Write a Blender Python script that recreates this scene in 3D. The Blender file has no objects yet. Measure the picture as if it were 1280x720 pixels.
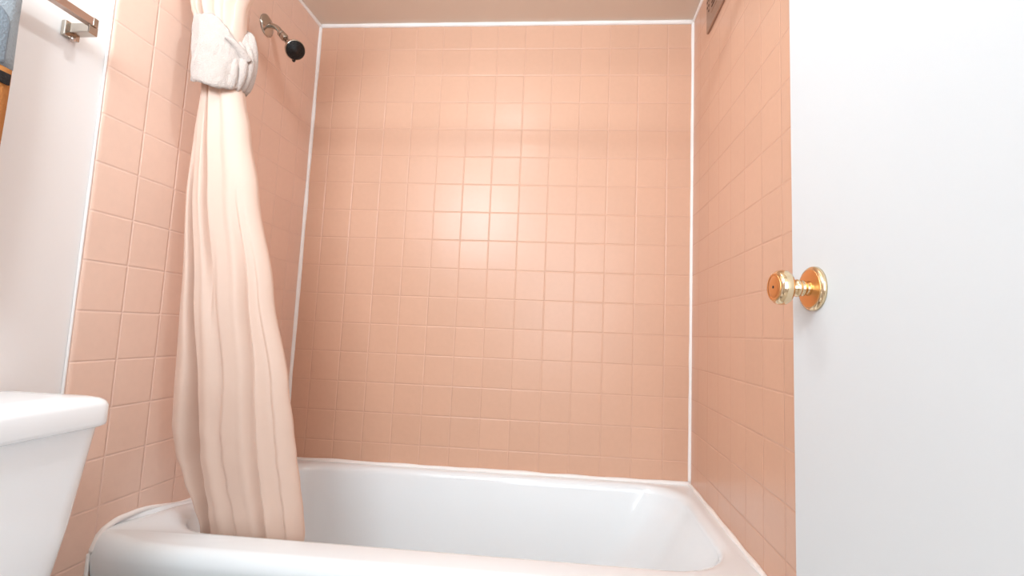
import bpy, bmesh, math, random
from mathutils import Vector, Matrix, noise
random.seed(4)
PI = math.pi
sc = bpy.context.scene
col = sc.collection
T = 0.11                    # tile pitch
FZ = 2.13006                # height of the first tile row line
XL, XR = -0.0787, 1.4164    # tiled side walls
YT = -0.862                 # where the tiling ends
CZ = 2.1285                 # ceiling
YF = -1.86                  # wall with the doorway

# ------------------------------------------------------------------ helpers
def lin(r, g, b):
    f = lambda c: (c/255/12.92) if c/255 <= .04045 else ((c/255+.055)/1.055)**2.4
    return (f(r), f(g), f(b), 1)

def obj(name, bm, mats, parent=None, smooth=True, loc=None):
    me = bpy.data.meshes.new(name)
    bmesh.ops.recalc_face_normals(bm, faces=bm.faces)
    if smooth:
        for f in bm.faces: f.smooth = True
    bm.to_mesh(me); bm.free()
    o = bpy.data.objects.new(name, me)
    if not isinstance(mats, (list, tuple)): mats = [mats]
    for m in mats: me.materials.append(m)
    col.objects.link(o)
    if parent: o.parent = parent
    return o

def empty(name, loc=(0, 0, 0)):
    o = bpy.data.objects.new(name, None); o.empty_display_size = .05
    o.location = loc; col.objects.link(o); return o

def tag(o, label=None, cat=None, group=None, kind=None):
    if label: o['label'] = label
    if cat: o['category'] = cat
    if group: o['group'] = group
    if kind: o['kind'] = kind
    return o

def sharp(o, ang=40):
    o.data.set_sharp_from_angle(angle=math.radians(ang)) if hasattr(o.data, 'set_sharp_from_angle') else None
    return o

def box(bm, x0, x1, y0, y1, z0, z1, bev=0, seg=3, M=None):
    r = bmesh.ops.create_cube(bm, size=1)
    vs = r['verts']
    for v in vs:
        v.co = Vector(((x0+x1)/2 + v.co.x*(x1-x0), (y0+y1)/2 + v.co.y*(y1-y0), (z0+z1)/2 + v.co.z*(z1-z0)))
    if bev:
        es = set(e for v in vs for e in v.link_edges)
        rr = bmesh.ops.bevel(bm, geom=list(es), offset=bev, segments=seg, profile=.5, affect='EDGES')
        vs = list(set(v for f in rr['faces'] for v in f.verts) | set(v for v in vs if v.is_valid))
    if M:
        for v in vs: v.co = M @ v.co
    return vs

def frame(axis):
    a = Vector(axis).normalized()
    h = Vector((0, 0, 1)) if abs(a.z) < .9 else Vector((0, 1, 0))
    u = a.cross(h).normalized(); w = a.cross(u).normalized()
    return a, u, w

def lathe(bm, origin, axis, prof, n=48):
    """prof: list of (distance along axis, radius)"""
    a, u, w = frame(axis); o = Vector(origin); rings = []
    for d, r in prof:
        c = o + a*d
        if r < 1e-6: rings.append([bm.verts.new(c)])
        else: rings.append([bm.verts.new(c + u*math.cos(2*PI*k/n)*r + w*math.sin(2*PI*k/n)*r) for k in range(n)])
    for A, B in zip(rings, rings[1:]):
        for k in range(n):
            a1, a2 = A[k % len(A)], A[(k+1) % len(A)]; b1, b2 = B[k % len(B)], B[(k+1) % len(B)]
            vs = []
            for v in (a1, a2, b2, b1):
                if v not in vs: vs.append(v)
            if len(vs) > 2: bm.faces.new(vs)
    for R in (rings[0], rings[-1]):
        if len(R) > 2: bm.faces.new(R)

def tube(bm, pts, rad, n=20):
    pts = [Vector(p) for p in pts]; rings = []
    t0 = (pts[1]-pts[0]).normalized(); a, u, w = frame(t0)
    for i, p in enumerate(pts):
        t = (pts[min(i+1, len(pts)-1)] - pts[max(i-1, 0)]).normalized()
        u = (u - t*u.dot(t)).normalized(); w = t.cross(u)
        r = rad[i] if isinstance(rad, (list, tuple)) else rad
        rings.append([bm.verts.new(p + u*math.cos(2*PI*k/n)*r + w*math.sin(2*PI*k/n)*r) for k in range(n)])
    for A, B in zip(rings, rings[1:]):
        for k in range(n): bm.faces.new((A[k], A[(k+1) % n], B[(k+1) % n], B[k]))
    bm.faces.new(rings[0]); bm.faces.new(rings[-1])

def interp(tab, x):
    """tab: sorted list of (x, value...)"""
    if x <= tab[0][0]: return tab[0][1:]
    if x >= tab[-1][0]: return tab[-1][1:]
    for A, B in zip(tab, tab[1:]):
        if A[0] <= x <= B[0]:
            t = (x-A[0])/(B[0]-A[0]); t = t*t*(3-2*t)*.5 + t*.5
            return tuple(a+(b-a)*t for a, b in zip(A[1:], B[1:]))

def sstep(a, b, x):
    t = max(0, min(1, (x-a)/(b-a))); return t*t*(3-2*t)

def rrect(x0, x1, y0, y1, rs, n=10):
    """rounded rectangle, rs = radii for (x0y0, x1y0, x1y1, x0y1)"""
    out = []
    for (cx, cy, sx, sy, a0), r in zip(((x0, y0, 1, 1, PI), (x1, y0, -1, 1, 1.5*PI), (x1, y1, -1, -1, 0), (x0, y1, 1, -1, .5*PI)), rs):
        for k in range(n+1):
            a = a0 + .5*PI*k/n
            out.append((cx+sx*r + math.cos(a)*r, cy+sy*r + math.sin(a)*r))
    return out

def dense(pts, n=10, m=14):
    """add m points along each straight side between corner arcs of n+1 points"""
    out = []; k = n+1
    for c in range(4):
        arc_ = pts[c*k:(c+1)*k]; nx = pts[((c+1) % 4)*k]; out += arc_; a = arc_[-1]
        for j in range(1, m+1): out.append((a[0]+(nx[0]-a[0])*j/(m+1), a[1]+(nx[1]-a[1])*j/(m+1)))
    return out

def loft(bm, rings, cap0=True, cap1=True):
    R = [[bm.verts.new(p) for p in r] for r in rings]; n = len(R[0])
    for A, B in zip(R, R[1:]):
        for k in range(n): bm.faces.new((A[k], A[(k+1) % n], B[(k+1) % n], B[k]))
    if cap0: bm.faces.new(R[0])
    if cap1: bm.faces.new(R[-1])
    return R

# ---------------------------------------------------------------- materials
def mat(name, base, rough=.5, metal=0, bump=None, **kw):
    m = bpy.data.materials.new(name); m.use_nodes = True
    nt = m.node_tree; b = nt.nodes['Principled BSDF']
    b.inputs['Base Color'].default_value = base
    b.inputs['Roughness'].default_value = rough; b.inputs['Metallic'].default_value = metal
    for k, v in kw.items(): b.inputs[k.replace('_', ' ')].default_value = v
    geo = nt.nodes.new('ShaderNodeNewGeometry')
    nz = nt.nodes.new('ShaderNodeTexNoise')
    sc_, st, dist, var = bump or (40, .1, .001, .03)
    nz.inputs['Scale'].default_value = sc_; nz.inputs['Detail'].default_value = 4
    nt.links.new(geo.outputs['Position'], nz.inputs['Vector'])
    bp = nt.nodes.new('ShaderNodeBump'); bp.inputs['Strength'].default_value = st; bp.inputs['Distance'].default_value = dist
    nt.links.new(nz.outputs['Fac'], bp.inputs['Height']); nt.links.new(bp.outputs['Normal'], b.inputs['Normal'])
    n2 = nt.nodes.new('ShaderNodeTexNoise'); n2.inputs['Scale'].default_value = sc_*.12
    nt.links.new(geo.outputs['Position'], n2.inputs['Vector'])
    mr = nt.nodes.new('ShaderNodeMapRange'); mr.inputs[3].default_value = 1-var; mr.inputs[4].default_value = 1+var
    nt.links.new(n2.outputs['Fac'], mr.inputs[0])
    mx = nt.nodes.new('ShaderNodeMix'); mx.data_type = 'RGBA'; mx.blend_type = 'MULTIPLY'; mx.inputs[0].default_value = 1
    mx.inputs[6].default_value = base; nt.links.new(mr.outputs[0], mx.inputs[7])
    nt.links.new(mx.outputs[2], b.inputs['Base Color'])
    return m

def tile_mat(name, axis, u0, base=(218, 172, 146), grout=(217, 171, 148), v0=FZ):
    """glazed square wall tiles laid on world coordinates; axis 0 = wall running along x, 1 = along y"""
    m = bpy.data.materials.new(name); m.use_nodes = True
    nt = m.node_tree; N = nt.nodes; L = nt.links; b = N['Principled BSDF']
    def math_(op, a, bb=None, c=None):
        n = N.new('ShaderNodeMath'); n.operation = op
        for i, v in enumerate((a, bb, c)):
            if v is None: continue
            if isinstance(v, (int, float)): n.inputs[i].default_value = v
            else: L.new(v, n.inputs[i])
        return n.outputs[0]
    geo = N.new('ShaderNodeNewGeometry'); sp = N.new('ShaderNodeSeparateXYZ'); L.new(geo.outputs['Position'], sp.inputs[0])
    u = math_('DIVIDE', math_('SUBTRACT', sp.outputs[axis], u0), T)
    v = math_('DIVIDE', math_('SUBTRACT', v0, sp.outputs[2]), T)
    du = math_('PINGPONG', u, .5); dv = math_('PINGPONG', v, .5)
    d = math_('MINIMUM', du, dv)
    g = N.new('ShaderNodeMapRange'); g.interpolation_type = 'SMOOTHSTEP'
    L.new(d, g.inputs[0]); g.inputs[1].default_value = .006; g.inputs[2].default_value = .017   # 0 grout .. 1 tile
    h = N.new('ShaderNodeMapRange'); h.interpolation_type = 'SMOOTHSTEP'
    L.new(d, h.inputs[0]); h.inputs[1].default_value = .004; h.inputs[2].default_value = .035
    cell = N.new('ShaderNodeCombineXYZ'); L.new(math_('FLOOR', u), cell.inputs[0]); L.new(math_('FLOOR', v), cell.inputs[1])
    wn = N.new('ShaderNodeTexWhiteNoise'); L.new(cell.outputs[0], wn.inputs['Vector'])
    mr = N.new('ShaderNodeMapRange'); L.new(wn.outputs['Value'], mr.inputs[0]); mr.inputs[3].default_value = .98; mr.inputs[4].default_value = 1.02
    c1 = N.new('ShaderNodeMix'); c1.data_type = 'RGBA'; c1.blend_type = 'MULTIPLY'; c1.inputs[0].default_value = 1
    c1.inputs[6].default_value = lin(*base); L.new(mr.outputs[0], c1.inputs[7])
    nz = N.new('ShaderNodeTexNoise'); nz.inputs['Scale'].default_value = 60; nz.inputs['Detail'].default_value = 3; L.new(geo.outputs['Position'], nz.inputs['Vector'])
    mr2 = N.new('ShaderNodeMapRange'); L.new(nz.outputs['Fac'], mr2.inputs[0]); mr2.inputs[3].default_value = .97; mr2.inputs[4].default_value = 1.03
    c2 = N.new('ShaderNodeMix'); c2.data_type = 'RGBA'; c2.blend_type = 'MULTIPLY'; c2.inputs[0].default_value = 1
    L.new(c1.outputs[2], c2.inputs[6]); L.new(mr2.outputs[0], c2.inputs[7])
    cm = N.new('ShaderNodeMix'); cm.data_type = 'RGBA'; L.new(g.outputs[0], cm.inputs[0]); cm.inputs[6].default_value = lin(*grout); L.new(c2.outputs[2], cm.inputs[7])
    L.new(cm.outputs[2], b.inputs['Base Color'])
    rg = N.new('ShaderNodeMapRange'); L.new(g.outputs[0], rg.inputs[0]); rg.inputs[3].default_value = .6; rg.inputs[4].default_value = .3; b.inputs['Specular IOR Level'].default_value = .4
    L.new(rg.outputs[0], b.inputs['Roughness'])
    # slight tilt and waviness of each tile
    nz2 = N.new('ShaderNodeTexNoise'); nz2.inputs['Scale'].default_value = 14; L.new(geo.outputs['Position'], nz2.inputs['Vector'])
    bp0 = N.new('ShaderNodeBump'); bp0.inputs['Strength'].default_value = .3; bp0.inputs['Distance'].default_value = .003; L.new(nz2.outputs['Fac'], bp0.inputs['Height'])
    bp = N.new('ShaderNodeBump'); bp.inputs['Strength'].default_value = .7; bp.inputs['Distance'].default_value = .0013
    L.new(h.outputs[0], bp.inputs['Height']); L.new(bp0.outputs[0], bp.inputs['Normal']); L.new(bp.outputs[0], b.inputs['Normal'])
    return m

M_tile_back = tile_mat('back_wall_tiles', 0, 0.0)
M_tile_left_lit = tile_mat('left_wall_tiles_lit', 1, -0.8613 + T, (236, 199, 180), (234, 198, 182))  # same tile as the others; this wall's extra light put into the colour
M_tile_right = tile_mat('right_wall_tiles', 1, -0.8702 + T)
M_floor = tile_mat('floor_tiles', 0, 0.0, (196, 184, 172), (170, 160, 150))
M_paint = mat('painted_wall', lin(238, 231, 228), .55, bump=(60, .08, .001, .01))
M_ceil = mat('satin_ceiling_paint', lin(226, 208, 192), .3, bump=(18, .12, .002, .02))
M_caulk = mat('white_caulk', lin(250, 243, 239), .5, bump=(90, .5, .002, .02))
M_tub = mat('white_enamel', lin(243, 246, 248), .14, bump=(6, .05, .001, .005), Coat_Weight=.4)
M_china = mat('white_china', lin(248, 250, 252), .12, bump=(6, .04, .001, .005))
M_door = mat('white_door_paint', lin(212, 212, 213), .4, bump=(25, .12, .002, .01))
M_chrome = mat('brushed_nickel', lin(190, 182, 172), .16, 1, bump=(60, .05, .0005, .05))
M_bar = mat('brushed_steel', lin(214, 196, 186), .3, 1, bump=(90, .1, .0005, .04))
M_brass = mat('polished_brass', lin(232, 208, 172), .1, 1, bump=(40, .03, .0005, .03))
M_brass_face = mat('satin_brass', lin(234, 178, 120), .3, 1, bump=(90, .1, .0005, .04))
M_black = mat('black_rubber', lin(10, 6, 6), .5)
M_dark = mat('dark_slot', lin(70, 34, 22), .8)
M_vent = mat('bronze_painted_metal', lin(172, 138, 118), .4, .3, bump=(70, .1, .0005, .05))
M_towelw = mat('white_terry', lin(197, 180, 171), .95, bump=(380, .9, .003, .02), Sheen_Weight=.4)
M_gray = mat('blue_gray_terry', lin(156, 166, 174), .95, bump=(300, .8, .003, .04), Sheen_Weight=.2)
M_gray_shade = mat('shaded_gray_terry', lin(132, 143, 153), .95, bump=(300, .8, .003, .04))  # darker copy of the blue gray terry, fold shading put into the colour
M_ochre = mat('ochre_terry', lin(190, 125, 64), .95, bump=(300, .8, .003, .05))
M_blackt = mat('black_terry', lin(30, 22, 20), .95, bump=(300, .8, .003, .05))
M_plastic = mat('white_plastic', lin(240, 240, 240), .3)

def cloth_mat():
    m = mat('peach_curtain_cloth', lin(236, 208, 191), .6, bump=(420, .15, .0006, .012), Sheen_Weight=.15)
    nt = m.node_tree; b = nt.nodes['Principled BSDF']; out = nt.nodes['Material Output']
    tr = nt.nodes.new('ShaderNodeBsdfTranslucent'); tr.inputs[0].default_value = lin(255, 220, 188)
    mx = nt.nodes.new('ShaderNodeMixShader'); mx.inputs[0].default_value = .22
    nt.links.new(b.outputs[0], mx.inputs[1]); nt.links.new(tr.outputs[0], mx.inputs[2]); nt.links.new(mx.outputs[0], out.inputs[0])
    return m
M_cloth = cloth_mat()

def emit(name, c, s):
    m = bpy.data.materials.new(name); m.use_nodes = True; b = m.node_tree.nodes['Principled BSDF']
    b.inputs['Base Color'].default_value = (.9, .9, .9, 1)
    b.inputs['Emission Color'].default_value = c; b.inputs['Emission Strength'].default_value = s
    return m

# ------------------------------------------------------------------ setting
def struct(name, bm, m, smooth=False, parent=None):
    o = obj(name, bm, m, parent, smooth)
    o['kind'] = 'structure'
    return o

bm = bmesh.new(); box(bm, XL-.1, XR+.1, 0, .1, -.1, CZ+.1); struct('wall_back', bm, M_tile_back)

def side_wall(name, x, s, mt):
    bm = bmesh.new()
    # painted part, set 7 mm behind the tile face
    xp = x - s*.007
    box(bm, min(xp, x-s*.12), max(xp, x-s*.12), YF, 0, -.1, CZ+.1)
    nf = len(bm.faces)
    # tiled part with a rounded (bullnose) front edge
    prof = [(x-s*.007, 0), (x, 0), (x, YT+.012)]
    for k in range(1, 7):
        a = k/6*PI/2; prof.append((x - s*.007*(1-math.cos(a)), YT+.012-.012*math.sin(a)))
    R = []
    for (px, py) in prof: R.append((bm.verts.new((px, py, 0)), bm.verts.new((px, py, CZ))))
    for A, B in zip(R, R[1:]): bm.faces.new((A[0], B[0], B[1], A[1]))
    bm.faces.ensure_lookup_table()
    for i, f in enumerate(bm.faces): f.material_index = 0 if i < nf else 1
    return struct(name, bm, [M_paint, mt])
side_wall('wall_left', XL, 1, M_tile_left_lit)
side_wall('wall_right', XR, -1, M_tile_right)

bm = bmesh.new(); box(bm, XL-.12, XR+.12, -3.3, .1, -.1, 0); struct('floor', bm, M_floor)
bm = bmesh.new(); box(bm, XL-.12, XR+.12, -3.3, .1, CZ, CZ+.1); struct('ceiling', bm, M_ceil)
bm = bmesh.new()
box(bm, XL-.1, .60, YF-.1, YF, 0, CZ); box(bm, 1.40, XR+.1, YF-.1, YF, 0, CZ); box(bm, .60, 1.40, YF-.1, YF, 2.05, CZ)
struct('wall_front', bm, M_paint)
bm = bmesh.new(); box(bm, XL-.12, XR+.12, -3.4, -3.3, 0, CZ); struct('wall_hall', bm, M_paint)

def bead(name, p0, p1, r, wob=.0012, seed=0, lift=None, m=None):
    bm = bmesh.new(); p0 = Vector(p0); p1 = Vector(p1); n = 60; pts = []; rr = []
    for i in range(n+1):
        p = p0.lerp(p1, i/n); q = noise.noise(p*9 + Vector((seed, 0, 0)))
        pts.append(p); rr.append(r + wob*q*2)
    tube(bm, pts, rr, 10)
    if lift:
        for v in bm.verts: v.co.z += lift(v.co.y)
    return struct(name, bm, m or M_caulk, True)
RZ = .405
bead('trim_1', (XL+.001, -.001, RZ), (XL+.001, -.001, CZ), .0085)
bead('trim_2', (XR-.001, -.001, RZ), (XR-.001, -.001, CZ), .0075, seed=3)
bead('trim_3', (XL, -.001, CZ-.004), (XR, -.001, CZ-.004), .009, seed=5)
bead('trim_4', (XL+.001, YT, CZ-.004), (XL+.001, 0, CZ-.004), .007, seed=7)
bead('trim_5', (XR-.001, YT, CZ-.004), (XR-.001, 0, CZ-.004), .006, seed=9)
bead('trim_6', (XL, -.004, RZ), (XR, -.004, RZ), .008, .002, seed=11)
bead('trim_7', (XL+.003, -.763, RZ-.001), (XL+.003, 0, RZ-.001), .0055, .0015, seed=13, lift=lambda y: .030*sstep(-.47, -.655, y)*(1-.55*sstep(-.69, -.77, y)) - .038*(1-math.sqrt(max(0, 1-(max(0, -.733-y)/.0305)**2))))
bead('trim_10', (XL+.001, -.762, .0), (XL+.001, -.764, .384), .005, seed=19)
bead('trim_8', (XR-.003, -.75, RZ), (XR-.003, 0, RZ), .007, .002, seed=15)
bead('trim_9', (XL-.004, YT-.002, .0), (XL-.004, YT-.002, CZ), .003, .0003, seed=17, m=M_paint)

# ------------------------------------------------------------------- bathtub
tub = empty('bathtub', (0.67, -.38, 0))
tag(tub, 'white enamel bathtub in the pink tiled alcove with the curtain hanging inside it', 'bathtub')
def tubrings():
    R = []
    x0, x1, y1 = XL+.001, XR-.001, -.001
    def outer(z, yf, r=.004, dx=0):
        return [(x, y, z) for x, y in dense(rrect(x0+dx, x1-dx, yf, y1, (r, r, .002, .002)))]
    R.append(outer(0, -.745)); R.append(outer(.04, -.745)); R.append(outer(.30, -.748)); R.append(outer(.345, -.760, .006))
    for k in range(0, 9):
        a = k/8*PI/2
        R.append(outer(.366 + .038*math.sin(a), -.763 + .03*(1-math.cos(a)), .006))
    def inner(z, g, gl=0, gr=0, rf=0):
        # g: inset on all sides; gl/gr extra inset at the left / right end
        return [(x, y, z) for x, y in dense(rrect(-.045+g+gl, 1.380-g-gr, -.668+g, -.030-g, (.17-rf, .16, .15, .15)))]
    R.append(inner(.4045, -.010)); 
    for k in range(0, 7):
        a = k/6*PI/2
        R.append(inner(.404-.030*(1-math.cos(a)), -.004+.024*math.sin(a)))
    R.append(inner(.345, .024, .002, .016)); R.append(inner(.30, .028, .006, .035)); R.append(inner(.22, .034, .012, .075)); R.append(inner(.15, .045, .02, .125))
    for k in range(0, 7):
        a = k/6*PI/2
        R.append(inner(.13-.05*math.sin(a), .048+.055*(1-math.cos(a)), .025+.02*(1-math.cos(a)), .15+.10*(1-math.cos(a))))
    return R
def rise(x, y, z):
    return .030*sstep(.06, -.075, x)*sstep(-.47, -.655, y)*(1-.55*sstep(-.69, -.77, y))*sstep(.34, .40, z)
bm = bmesh.new(); loft(bm, tubrings(), cap0=False, cap1=True)
for v in bm.verts: v.co.z += rise(*v.co)
o = obj('tub_shell', bm, M_tub, tub, True); o.matrix_parent_inverse = Matrix.Translation(-tub.location)
sharp(o, 50)
def child(name, bm, m, par, smooth=True):
    o = obj(name, bm, m, None, smooth)
    o.parent = par
    base = Vector(par.location)
    pp = par.parent
    while pp: base += Vector(pp.location); pp = pp.parent
    o.matrix_parent_inverse = Matrix.Translation(-base) if par.type == 'EMPTY' else Matrix.Identity(4)
    if par.type == 'MESH': o.matrix_parent_inverse = Matrix.Identity(4); o.location = -Vector((0, 0, 0)); o.matrix_parent_inverse = par_world_inv(par)
    return o
def par_world_inv(p):
    bpy.context.view_layer.update(); return p.matrix_world.inverted()
# raised apron panel edge on the front of the tub
bm = bmesh.new(); box(bm, .10, XR-.12, -.7525, -.744, .045, .30, .004); child('apron_panel', bm, M_tub, tub)
bm = bmesh.new(); lathe(bm, (.16, -.35, .079), (0, 0, 1), [(0, .034), (.004, .034), (.006, .028), (.003, .02), (.002, 0)], 32); child('drain', bm, M_chrome, tub)

# -------------------------------------------------------------------- toilet
toi = empty('toilet', (.05, -1.22, 0))
tag(toi, 'white china toilet standing beside the tub, only its cistern and lid in view', 'toilet')
def ring_rect(z, x0, x1, y0, y1, r, c=None):
    return [(x, y, z) for x, y in rrect(x0, x1, y0, y1, (r, c or r, c or r, r), 8)]
bm = bmesh.new(); R = []
# tank: (z, front x, half width, front-corner radius)
for z, xf, hw, c in ((.385, .070, .205, .05), (.40, .095, .226, .075), (.47, .115, .241, .072), (.55, .121, .248, .062), (.64, .124, .253, .048), (.724, .125, .257, .03)):
    R.append(ring_rect(z, -.068, xf, -1.225-hw, -1.225+hw, .015, c))
loft(bm, R); o = child('tank', bm, M_china, toi); sharp(o, 50)
bm = bmesh.new(); R = []
for z, g in ((.714, .006), (.717, .001), (.722, 0), (.751, 0), (.758, .003), (.763, .009), (.7665, .02), (.769, .05)):
    R.append(ring_rect(z, -.074+g*.4, .143-g, -1.485+g, -.968-g, .012, .03))
loft(bm, R); child('tank_lid', bm, M_china, toi)
bm = bmesh.new(); R = []
for z, x0, x1, hw in ((0, .06, .46, .11), (.03, .06, .46, .11), (.10, .08, .42, .095), (.20, .06, .46, .11), (.30, .04, .58, .16), (.36, 0, .64, .18), (.385, -.02, .65, .185)):
    R.append(ring_rect(z, x0, x1, -1.225-hw, -1.225+hw, min(hw, .05), hw*.95))
loft(bm, R); child('bowl', bm, M_china, toi)
bm = bmesh.new(); R = []
for z, g in ((.386, .004), (.39, 0), (.405, 0), (.412, .006), (.416, .03)):
    R.append(ring_rect(z, .10+g, .655-g, -1.41+g, -1.04-g, .05, .17))
loft(bm, R); child('seat_lid', bm, M_plastic, toi)
bm = bmesh.new(); lathe(bm, (.119, -1.41, .665), (1, 0, 0), [(0, .014), (.008, .014), (.012, .009), (.02, .008), (.02, 0)], 20)
tube(bm, [(.136, -1.41, .665), (.139, -1.38, .662), (.139, -1.34, .655)], [.006, .006, .008], 12); child('flush_lever', bm, M_chrome, toi)

# ------------------------------------------------------------- shower curtain
rod = None
bm = bmesh.new(); tube(bm, [(XL+.006, -.72, 1.948), (XR-.006, -.72, 1.948)], .0135, 24)
rod = obj('curtain_rod', bm, M_chrome); tag(rod, 'chrome rod spanning the alcove above the tub that carries the curtain', 'curtain rod')
for x, s in ((XL+.0005, 1), (XR-.0005, -1)):
    bm = bmesh.new(); lathe(bm, (x, -.72, 1.948), (s, 0, 0), [(0, .028), (.004, .028), (.008, .02), (.02, .016), (.02, .0127)], 32); child('end_flange', bm, M_chrome, rod)

# z, left x, right x, centre y, half depth
CT = [(.30, .050, .315, -.565, .045), (.385, .046, .327, -.583, .050), (.44, .030, .322, -.590, .052), (.51, .004, .312, -.598, .054), (.58, -.020, .301, -.606, .054), (.645, -.031, .291, -.612, .054),
      (.75, -.028, .274, -.622, .052), (.99, -.024, .219, -.636, .050), (1.245, -.032, .158, -.645, .048), (1.40, -.022, .122, -.650, .046),
      (1.50, -.010, .098, -.655, .044), (1.56, -.010, .085, -.66, .044), (1.66, -.022, .090, -.665, .050), (1.72, -.045, .098, -.68, .046), (1.80, -.060, .150, -.70, .036), (1.93, -.070, .260, -.72, .022)]
def fold_list(z):
    F = []
    def add(tab, w, depth):       # tab of (z, u)
        u = interp(tab, z)[0]; F.append((u, w, depth))
    lo = sstep(1.42, 1.05, z)
    add([(.385, .12), (.51, .19), (.64, .25), (.75, .25), (.99, .20), (1.245, .16), (1.5, .13)], .024+.022*sstep(.9, .5, z), (.075+.03*sstep(.8, .5, z))*lo)
    add([(.99, .42), (1.245, .40), (1.49, .36), (1.70, .34)], .03, .030*sstep(.85, 1.15, z))
    add([(.385, .42), (.64, .46), (.75, .49), (.99, .47), (1.2, .5)], .035, .014*sstep(1.15, .8, z))
    add([(.385, .70), (.64, .74), (.99, .78), (1.3, .80)], .028, .026*sstep(1.3, .9, z))
    add([(.385, .56), (.75, .62), (1.3, .62)], .09, .006)
    add([(.385, .86), (.75, .88), (1.3, .88)], .03, .012*sstep(1.3, .8, z))
    add([(.385, .25), (.64, .32), (.99, .30), (1.3, .25)], .05, .005)
    if z > 1.6:
        for u in (.15, .34, .55, .72, .88): F.append((u, .035, .018*sstep(1.6, 1.75, z)))
    return F
bm = bmesh.new(); NU = 260; NB = 90; zs = []
z = .30
while z < 1.9301: zs.append(z); z += .0125
rings = []
for z in zs:
    xl, xr, yc, ry = interp(CT, z); xc = (xl+xr)/2; rx = (xr-xl)/2; F = fold_list(z); ring = []
    for i in range(NU):
        u = (i+.5)/NU; x = xl + (xr-xl)*(.5-.5*math.cos(PI*(u*.94+.03)))
        uu = (x-xl)/(xr-xl); c = 2*uu-1
        front = (max(0, 1-abs(c)**2.6))**.5
        y = yc - ry*front
        for fu, w, dpt in F:
            q = (uu-fu)/w
            y += dpt*(math.exp(-(q*.5)**2) if q < 0 else math.exp(-(q*1.25)**2))*min(1, front*1.3)
        y += .002*math.sin(uu*6 + z*1.4)*front + .0016*noise.noise(Vector((uu*5, z*1.6, 1.7)))*front
        # soft cross wrinkles low down
        y += .002*noise.noise(Vector((uu*2.2+3, z*5, 8)))*front*sstep(.9, .55, z)
        x += .0015*noise.noise(Vector((uu*2, z*2, 4)))
        ring.append((x, y, z))
    for i in range(NB):
        a = (i+1)/(NB+1)*PI
        x = xc + rx*math.cos(a)*.985
        y = yc + ry*.75*math.sin(a) + .012*math.sin(a)*math.sin(a*15+z*1.5)
        ring.append((x, y, z))
    rings.append(ring)
loft(bm, rings, cap0=False, cap1=False)
cur = obj('shower_curtain', bm, M_cloth); tag(cur, 'peach cream fabric shower curtain gathered at the left end of the tub', 'curtain')

# towel wrapped round the curtain
tie = empty('curtain_tie', (.035, -.66, 1.6))
tag(tie, 'white terry cloth wrapped and knotted round the gathered peach curtain', 'towel')
def band(x0, x1, yc, ry, off, e=1.0):
    n = 120; m = 26; rings = []
    xc = (x0+x1)/2; rx = (x1-x0)/2
    prof = []
    for j in range(m+1): prof.append((j/m, 0))
    R = []
    for j in range(m+1):
        t = j/m; ring = []
        bul = .5*(math.sin(PI*min(1, max(0, t)))**.35)
        for i in range(n):
            a = 2*PI*i/n; c = math.cos(a); s = math.sin(a)
            fr = max(0, -s)
            zb = 1.537 - .036*fr - .022*sstep(-.2, 1, c); zt = 1.722 - .038*fr - .095*max(0, c)**2.5
            zz = zb + (zt-zb)*t
            xc = (x0+x1)/2 + .010*(1-t)*(1 if c < 0 else 0)*abs(c); rx_ = rx - .014*(1-t)*(c < 0)*abs(c)
            P = Vector((c*3, s*3, t*3)); w = .004*noise.noise(P*1.4) + .003*noise.noise(P*4)
            k = 1 - .10*(1-2*bul) + off
            lean = -.012*(t-.5)*2*0
            ring.append((xc + (rx_*k + w)*c + lean, yc + (ry*k + w)*s, zz + .003*noise.noise(P*2+Vector((5, 0, 0)))))
        R.append(ring)
    # inner skin so that the cloth has a rolled thickness
    for j in range(m, -1, -1):
        t = .02+.96*j/m; ring = []
        for i in range(n):
            a = 2*PI*i/n; c = math.cos(a); s = math.sin(a); fr = max(0, -s)
            zb = 1.537 - .036*fr - .022*sstep(-.2, 1, c); zt = 1.722 - .038*fr - .095*max(0, c)**2.5
            ring.append((xc + rx*.84*c, yc + ry*.84*s, zb + (zt-zb)*t))
        R.append(ring)
    bm = bmesh.new(); V = loft(bm, R, False, False)
    A, B = V[-1], V[0]
    for k in range(n): bm.faces.new((A[k], A[(k+1) % n], B[(k+1) % n], B[k]))
    return bm
child('wrap', band(-.040, .104, -.665, .072, 0), M_towelw, tie)
# knot: pleats of the tucked end bulging at the right-hand side
bm = bmesh.new()
for (dx, dy, r_, z0, z1) in ((.012, .030, .020, 1.515, 1.685), (.000, .020, .020, 1.53, 1.675), (.022, .014, .013, 1.512, 1.655), (.020, -.004, .011, 1.505, 1.640), (.008, -.020, .010, 1.505, 1.600)):
    pts = []; rr = []
    for k in range(21):
        t = k/20; q = math.sin(PI*t)
        pts.append((.084 + dx*q**.7 + .004*(1-t), -.668 + dy - .006*q, z0 + (z1-z0)*t)); rr.append(r_*(.35+.65*q**.6))
    tube(bm, pts, rr, 18)
pts = []; rr = []
for k in range(21):
    t = k/20; a = -PI/2 + .75 + t*.75
    pts.append((.028 + .080*math.cos(a), -.665 + .078*math.sin(a), 1.625 - .016*t - .022*t*t)); rr.append(.004+.010*t)
tube(bm, pts, rr, 16)
child('knot', bm, M_towelw, tie)

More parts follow.
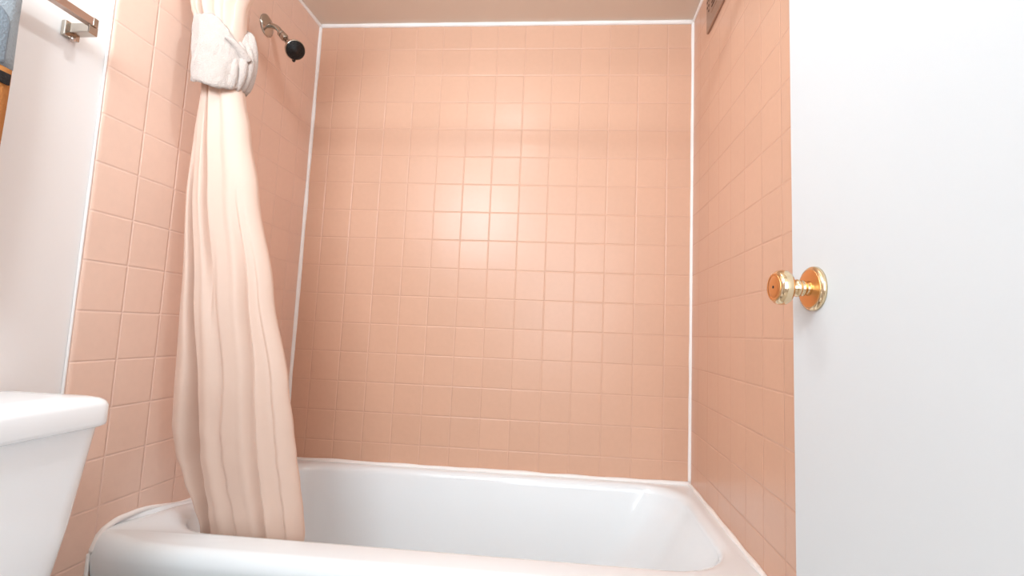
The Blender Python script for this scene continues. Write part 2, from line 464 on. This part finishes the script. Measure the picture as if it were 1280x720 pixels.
# --------------------------------------------------------------- shower head
sh = empty('wall_shower', (XL, -.337, 1.908))
tag(sh, 'small nickel shower head with a black face on its arm from the left tiled wall', 'shower head')
bm = bmesh.new(); lathe(bm, (XL, -.337, 1.908), (1, 0, 0), [(0, .036), (.003, .036), (.007, .031), (.012, .018), (.014, .011)], 40); child('flange', bm, M_chrome, sh)
bm = bmesh.new(); A0 = Vector((XL+.01, -.337, 1.908)); pts = []
B0 = Vector((-.018, -.345, 1.873)); B1 = Vector((.012, -.358, 1.842))
for k in range(13):
    t = k/12; P = A0*(1-t)**2 + (A0+Vector((.03, 0, 0)))*2*t*(1-t) + B0*t*t; pts.append(P)
tube(bm, pts, .0085, 20); child('arm', bm, M_chrome, sh)
ax = (B1-B0).normalized()
bm = bmesh.new(); lathe(bm, B0 - ax*.004, ax, [(0, .0095), (.002, .012), (.012, .012), (.014, .009), (.016, .009), (.018, .0125), (.03, .0125), (.034, .009), (.042, .0085)], 32); HC = Vector((.066, -.392, 1.786)); fd = Vector((.66, -.45, -.60)).normalized()
h0 = HC - fd*.036; tube(bm, [B0+ax*.036, (B0+ax*.036).lerp(h0, .6), h0+fd*.003], [.0085, .0095, .011], 24); child('ball_joint', bm, M_chrome, sh)
bm = bmesh.new()
lathe(bm, h0, fd, [(0, .009), (.004, .013), (.014, .023), (.022, .029), (.034, .0318), (.037, .0305)], 40); child('head_shell', bm, M_chrome, sh)
bm = bmesh.new(); lathe(bm, HC - fd*.001, fd, [(0, .0300), (.003, .0292), (.005, .027), (.0045, .012), (.007, .010), (.007, 0)], 40)
a, u, w = frame(fd)
for r_, n_ in ((.016, 8), (.023, 14)):
    for k in range(n_):
        c = HC + fd*.004 + u*r_*math.cos(2*PI*k/n_) + w*r_*math.sin(2*PI*k/n_); lathe(bm, c, fd, [(0, .0014), (.002, .001), (.002, 0)], 8)
child('nozzle_face', bm, M_black, sh)
dn = Vector((.28, 0, -1)); dn = (dn - fd*fd.dot(dn)).normalized()
bm = bmesh.new(); lathe(bm, HC + dn*.030 - fd*.004, dn, [(0, .006), (.004, .0055), (.008, .003), (.008, 0)], 16); child('spray_lever', bm, M_black, sh)

# --------------------------------------------------------------- vent grille
vt = empty('vent_grille', (XR, -.33, 2.02))
tag(vt, 'bronze coloured metal vent grille high on the right tiled wall under the ceiling', 'vent')
bm = bmesh.new(); box(bm, XR-.008, XR-.0003, -.47, -.203, 1.945, 2.112, .003); child('face_plate', bm, M_vent, vt, False)
bm = bmesh.new(); box(bm, XR-.0095, XR-.004, -.45, -.26, 1.985, 2.09, .001); child('grille_insert', bm, M_vent, vt, False)
for k in range(7):
    bm = bmesh.new(); z = 1.998+k*.0135; box(bm, XR-.0105, XR-.009, -.44, -.27, z, z+.005, .0005); child('slot', bm, M_dark, vt, False)
for y_, z_ in ((-.232, 2.012), (-.232, 2.031), (-.232, 2.05), (-.214, 2.033), (-.214, 2.052)):
    bm = bmesh.new(); lathe(bm, (XR-.0078, y_, z_), (-1, 0, 0), [(0, .0045), (.0008, .0045), (.0008, 0)], 14); child('punched_hole', bm, M_dark, vt, False)

# ----------------------------------------------------------------- towel bar
tb = empty('towel_bar', (XL-.007, -1.25, 1.5))
tag(tb, 'square chrome towel bar on the pale painted wall left of the tiles', 'towel bar')
xb = -.034
bm = bmesh.new(); box(bm, xb-.008, xb+.008, -1.60, -.950, 1.506, 1.522, .0012, 2); child('bar', bm, M_bar, tb, False)
bm = bmesh.new(); box(bm, xb-.009, xb+.009, -.953, -.942, 1.505, 1.523, .0015, 2); child('end_cap', bm, M_chrome, tb, False)
for y_ in (-.948, -1.58):
    bm = bmesh.new(); box(bm, XL-.0065, XL+.004, y_-.016, y_+.016, 1.480, 1.512, .002, 2); box(bm, XL+.002, xb+.005, y_-.010, y_+.010, 1.488, 1.508, .0015, 2)
    post = child('mounting_post', bm, M_chrome, tb, False)
    bm = bmesh.new(); lathe(bm, (XL+.006, y_, 1.483), (0, 0, -1), [(0, .0045), (.009, .0045), (.009, 0)], 16); child('set_screw', bm, M_bar, post)

# hanging towel over the bar
ht = empty('hanging_towel', (-.02, -1.3, 1.3))
tag(ht, 'blue gray towel with a black stripe and ochre lower band at the far left edge', 'towel')
def cloth_strip(y0, y1, path, th, seed=0):
    """path: list of (x, z) across the bar; cloth sheet of thickness th"""
    bm = bmesh.new(); n = 24; R = []
    for j in range(n+1):
        y = y0 + (y1-y0)*j/n; outer_ = []; inner_ = []
        for i, (x, z) in enumerate(path):
            t = Vector((path[min(i+1, len(path)-1)][0]-path[max(i-1, 0)][0], path[min(i+1, len(path)-1)][1]-path[max(i-1, 0)][1])).normalized()
            nx, nz_ = t.y, -t.x
            w = .004*noise.noise(Vector((y*14+seed, z*5, 0)))
            edge = th*.5*(math.sin(PI*min(1, .12+j/n*8, .12+(n-j)/n*8)/2))
            outer_.append((x+nx*(edge)+w, y, z+nz_*edge)); inner_.append((x-nx*edge+w, y, z-nz_*edge))
        R.append(outer_ + inner_[::-1])
    loft(bm, R); return bm
arc = [(xb + .0165*math.cos(a), 1.514+.0165*math.sin(a)) for a in [PI - k/10*PI for k in range(11)]]
def col_path(x, z0, z1, n): return [(x, z0+(z1-z0)*k/n) for k in range(n+1)]
xf = xb + .0165; xk = xb-.0165
p = col_path(xk, 1.20, 1.50, 10) + arc + col_path(xf, 1.50, 1.332, 8)
child('gray_cloth', cloth_strip(-1.50, -1.088, p, .010), M_gray, ht)
child('ochre_band', cloth_strip(-1.50, -1.089, col_path(xf, 1.332, 1.02, 14), .010), M_ochre, ht)
bm = bmesh.new(); box(bm, xf+.003, xf+.0075, -1.49, -1.093, 1.302, 1.322, .001); child('black_stripe', bm, M_blackt, ht)
bm = bmesh.new(); R = []
for x, g in ((xf+.004, 0), (xf+.008, .001), (xf+.010, .005)):
    R.append([(x, y, z) for y, z in rrect(-1.48+g, -1.105-g, 1.334+g, 1.432-g, (.004, .004, .028, .028), 8)])
loft(bm, R); child('folded_panel', bm, M_gray_shade, ht)

# ---------------------------------------------------------------------- door
P0 = Vector((1.3165, -1.0325, 0)); n_ = Vector((-.9964, -.0846, 0)); d_ = Vector((.0846, -.9964, 0))
DM = Matrix(((d_.x, -n_.x, 0, P0.x), (d_.y, -n_.y, 0, P0.y), (0, 0, 1, 0), (0, 0, 0, 1)))
bm = bmesh.new(); box(bm, 0, .77, 0, .033, .012, 2.035, .0015, 2, DM)
door = obj('door_1', bm, M_door, None, False); door['kind'] = 'structure'
door['label'] = 'white door standing open at the right with a brass knob'; door['category'] = 'door'
K = Vector((1.3213, -1.0905, .9936))
bm = bmesh.new()
lathe(bm, K, n_, [(.033, .010), (.036, .017), (.039, .0225), (.043, .0252), (.048, .0256), (.053, .0245), (.056, .0225), (.058, .0195)], 64)
knob = child('door_knob', bm, M_brass, door)
bm = bmesh.new(); lathe(bm, K, n_, [(.0578, .0198), (.0590, .0194), (.0592, .017), (.0586, .0165), (.0590, .0160), (.0594, .010), (.0594, 0)], 64); child('knob_face', bm, M_brass_face, knob)
bm = bmesh.new(); lathe(bm, K, n_, [(.0592, .0022), (.0598, .0020), (.0598, 0)], 16); child('lock_pin_hole', bm, M_black, knob)
bm = bmesh.new(); lathe(bm, K, n_, [(.007, .012), (.012, .0085), (.014, .0085), (.016, .0115), (.019, .0115), (.021, .0085), (.0225, .0125), (.0255, .0130), (.028, .0115), (.030, .0085), (.034, .0095)], 48); child('neck', bm, M_brass, knob)
bm = bmesh.new(); lathe(bm, K, n_, [(0, .0325), (.003, .0325), (.0055, .0312), (.0062, .0295), (.0072, .0285)], 64); child('rose_rim', bm, M_brass, knob)
bm = bmesh.new(); lathe(bm, K, n_, [(.0070, .0287), (.0076, .026), (.0085, .014), (.0085, .010)], 64); child('rose_plate', bm, M_brass_face, knob)

# -------------------------------------------------------------------- lights
cl = empty('ceiling_light', (.62, -1.07, CZ))
tag(cl, 'small lit round bulb in a chrome holder on the ceiling in front of the tub', 'ceiling light')
bm = bmesh.new(); lathe(bm, (.62, -1.07, CZ), (0, 0, -1), [(0, .04), (.004, .038), (.008, .026), (.012, .012), (.018, .011)], 32); child('canopy', bm, M_chrome, cl)
bm = bmesh.new(); bmesh.ops.create_uvsphere(bm, u_segments=32, v_segments=16, radius=.022, matrix=Matrix.Translation((.62, -1.07, CZ-.038)))
M_globe = emit('lit_glass_globe', (.84, .98, 1.06, 1), 390.0)
child('globe', bm, M_globe, cl)

def area(name, loc, rot, sx, sy, e, c=(1, 1, 1)):
    L = bpy.data.lights.new(name, 'AREA'); L.shape = 'RECTANGLE'; L.size = sx; L.size_y = sy; L.energy = e; L.color = c
    o = bpy.data.objects.new(name, L); o.location = loc; o.rotation_euler = rot; col.objects.link(o); return o
area('hall_fill', (.75, -2.9, 1.35), (PI/2, 0, 0), 1.3, 1.4, 25, (.84, 1, 1.09))  # unseen area light added behind the doorway as soft fill
area('front_wall_fill', (.30, -1.83, 1.75), (PI/2, 0, 0), .42, .45, 12.5, (.84, 1, 1.10))  # unseen fill added at the doorway wall to brighten tank and left side

w = bpy.data.worlds.new('World'); sc.world = w; w.use_nodes = True
w.node_tree.nodes['Background'].inputs[0].default_value = (.9, .92, 1, 1); w.node_tree.nodes['Background'].inputs[1].default_value = .5

# -------------------------------------------------------------------- camera
cd = bpy.data.cameras.new('camera'); cd.sensor_width = 36; cd.lens = 17.3647; cd.clip_start = .02
cd.shift_x = -17.075/1280; cd.shift_y = -7.171/1280
cam = bpy.data.objects.new('camera', cd); col.objects.link(cam)
r = Vector((.9959, .0805, .0408)).normalized(); f = Vector((-.0842, .9916, .0983)).normalized()
u = r.cross(f).normalized(); r = f.cross(u)
cam.matrix_world = Matrix(((r.x, u.x, -f.x, .96439), (r.y, u.y, -f.y, -1.83634), (r.z, u.z, -f.z, .91544), (0, 0, 0, 1)))
sc.camera = cam
sc.view_settings.view_transform = 'Standard'
sc.view_settings.exposure = 0.3
sc.view_settings.look = 'None'
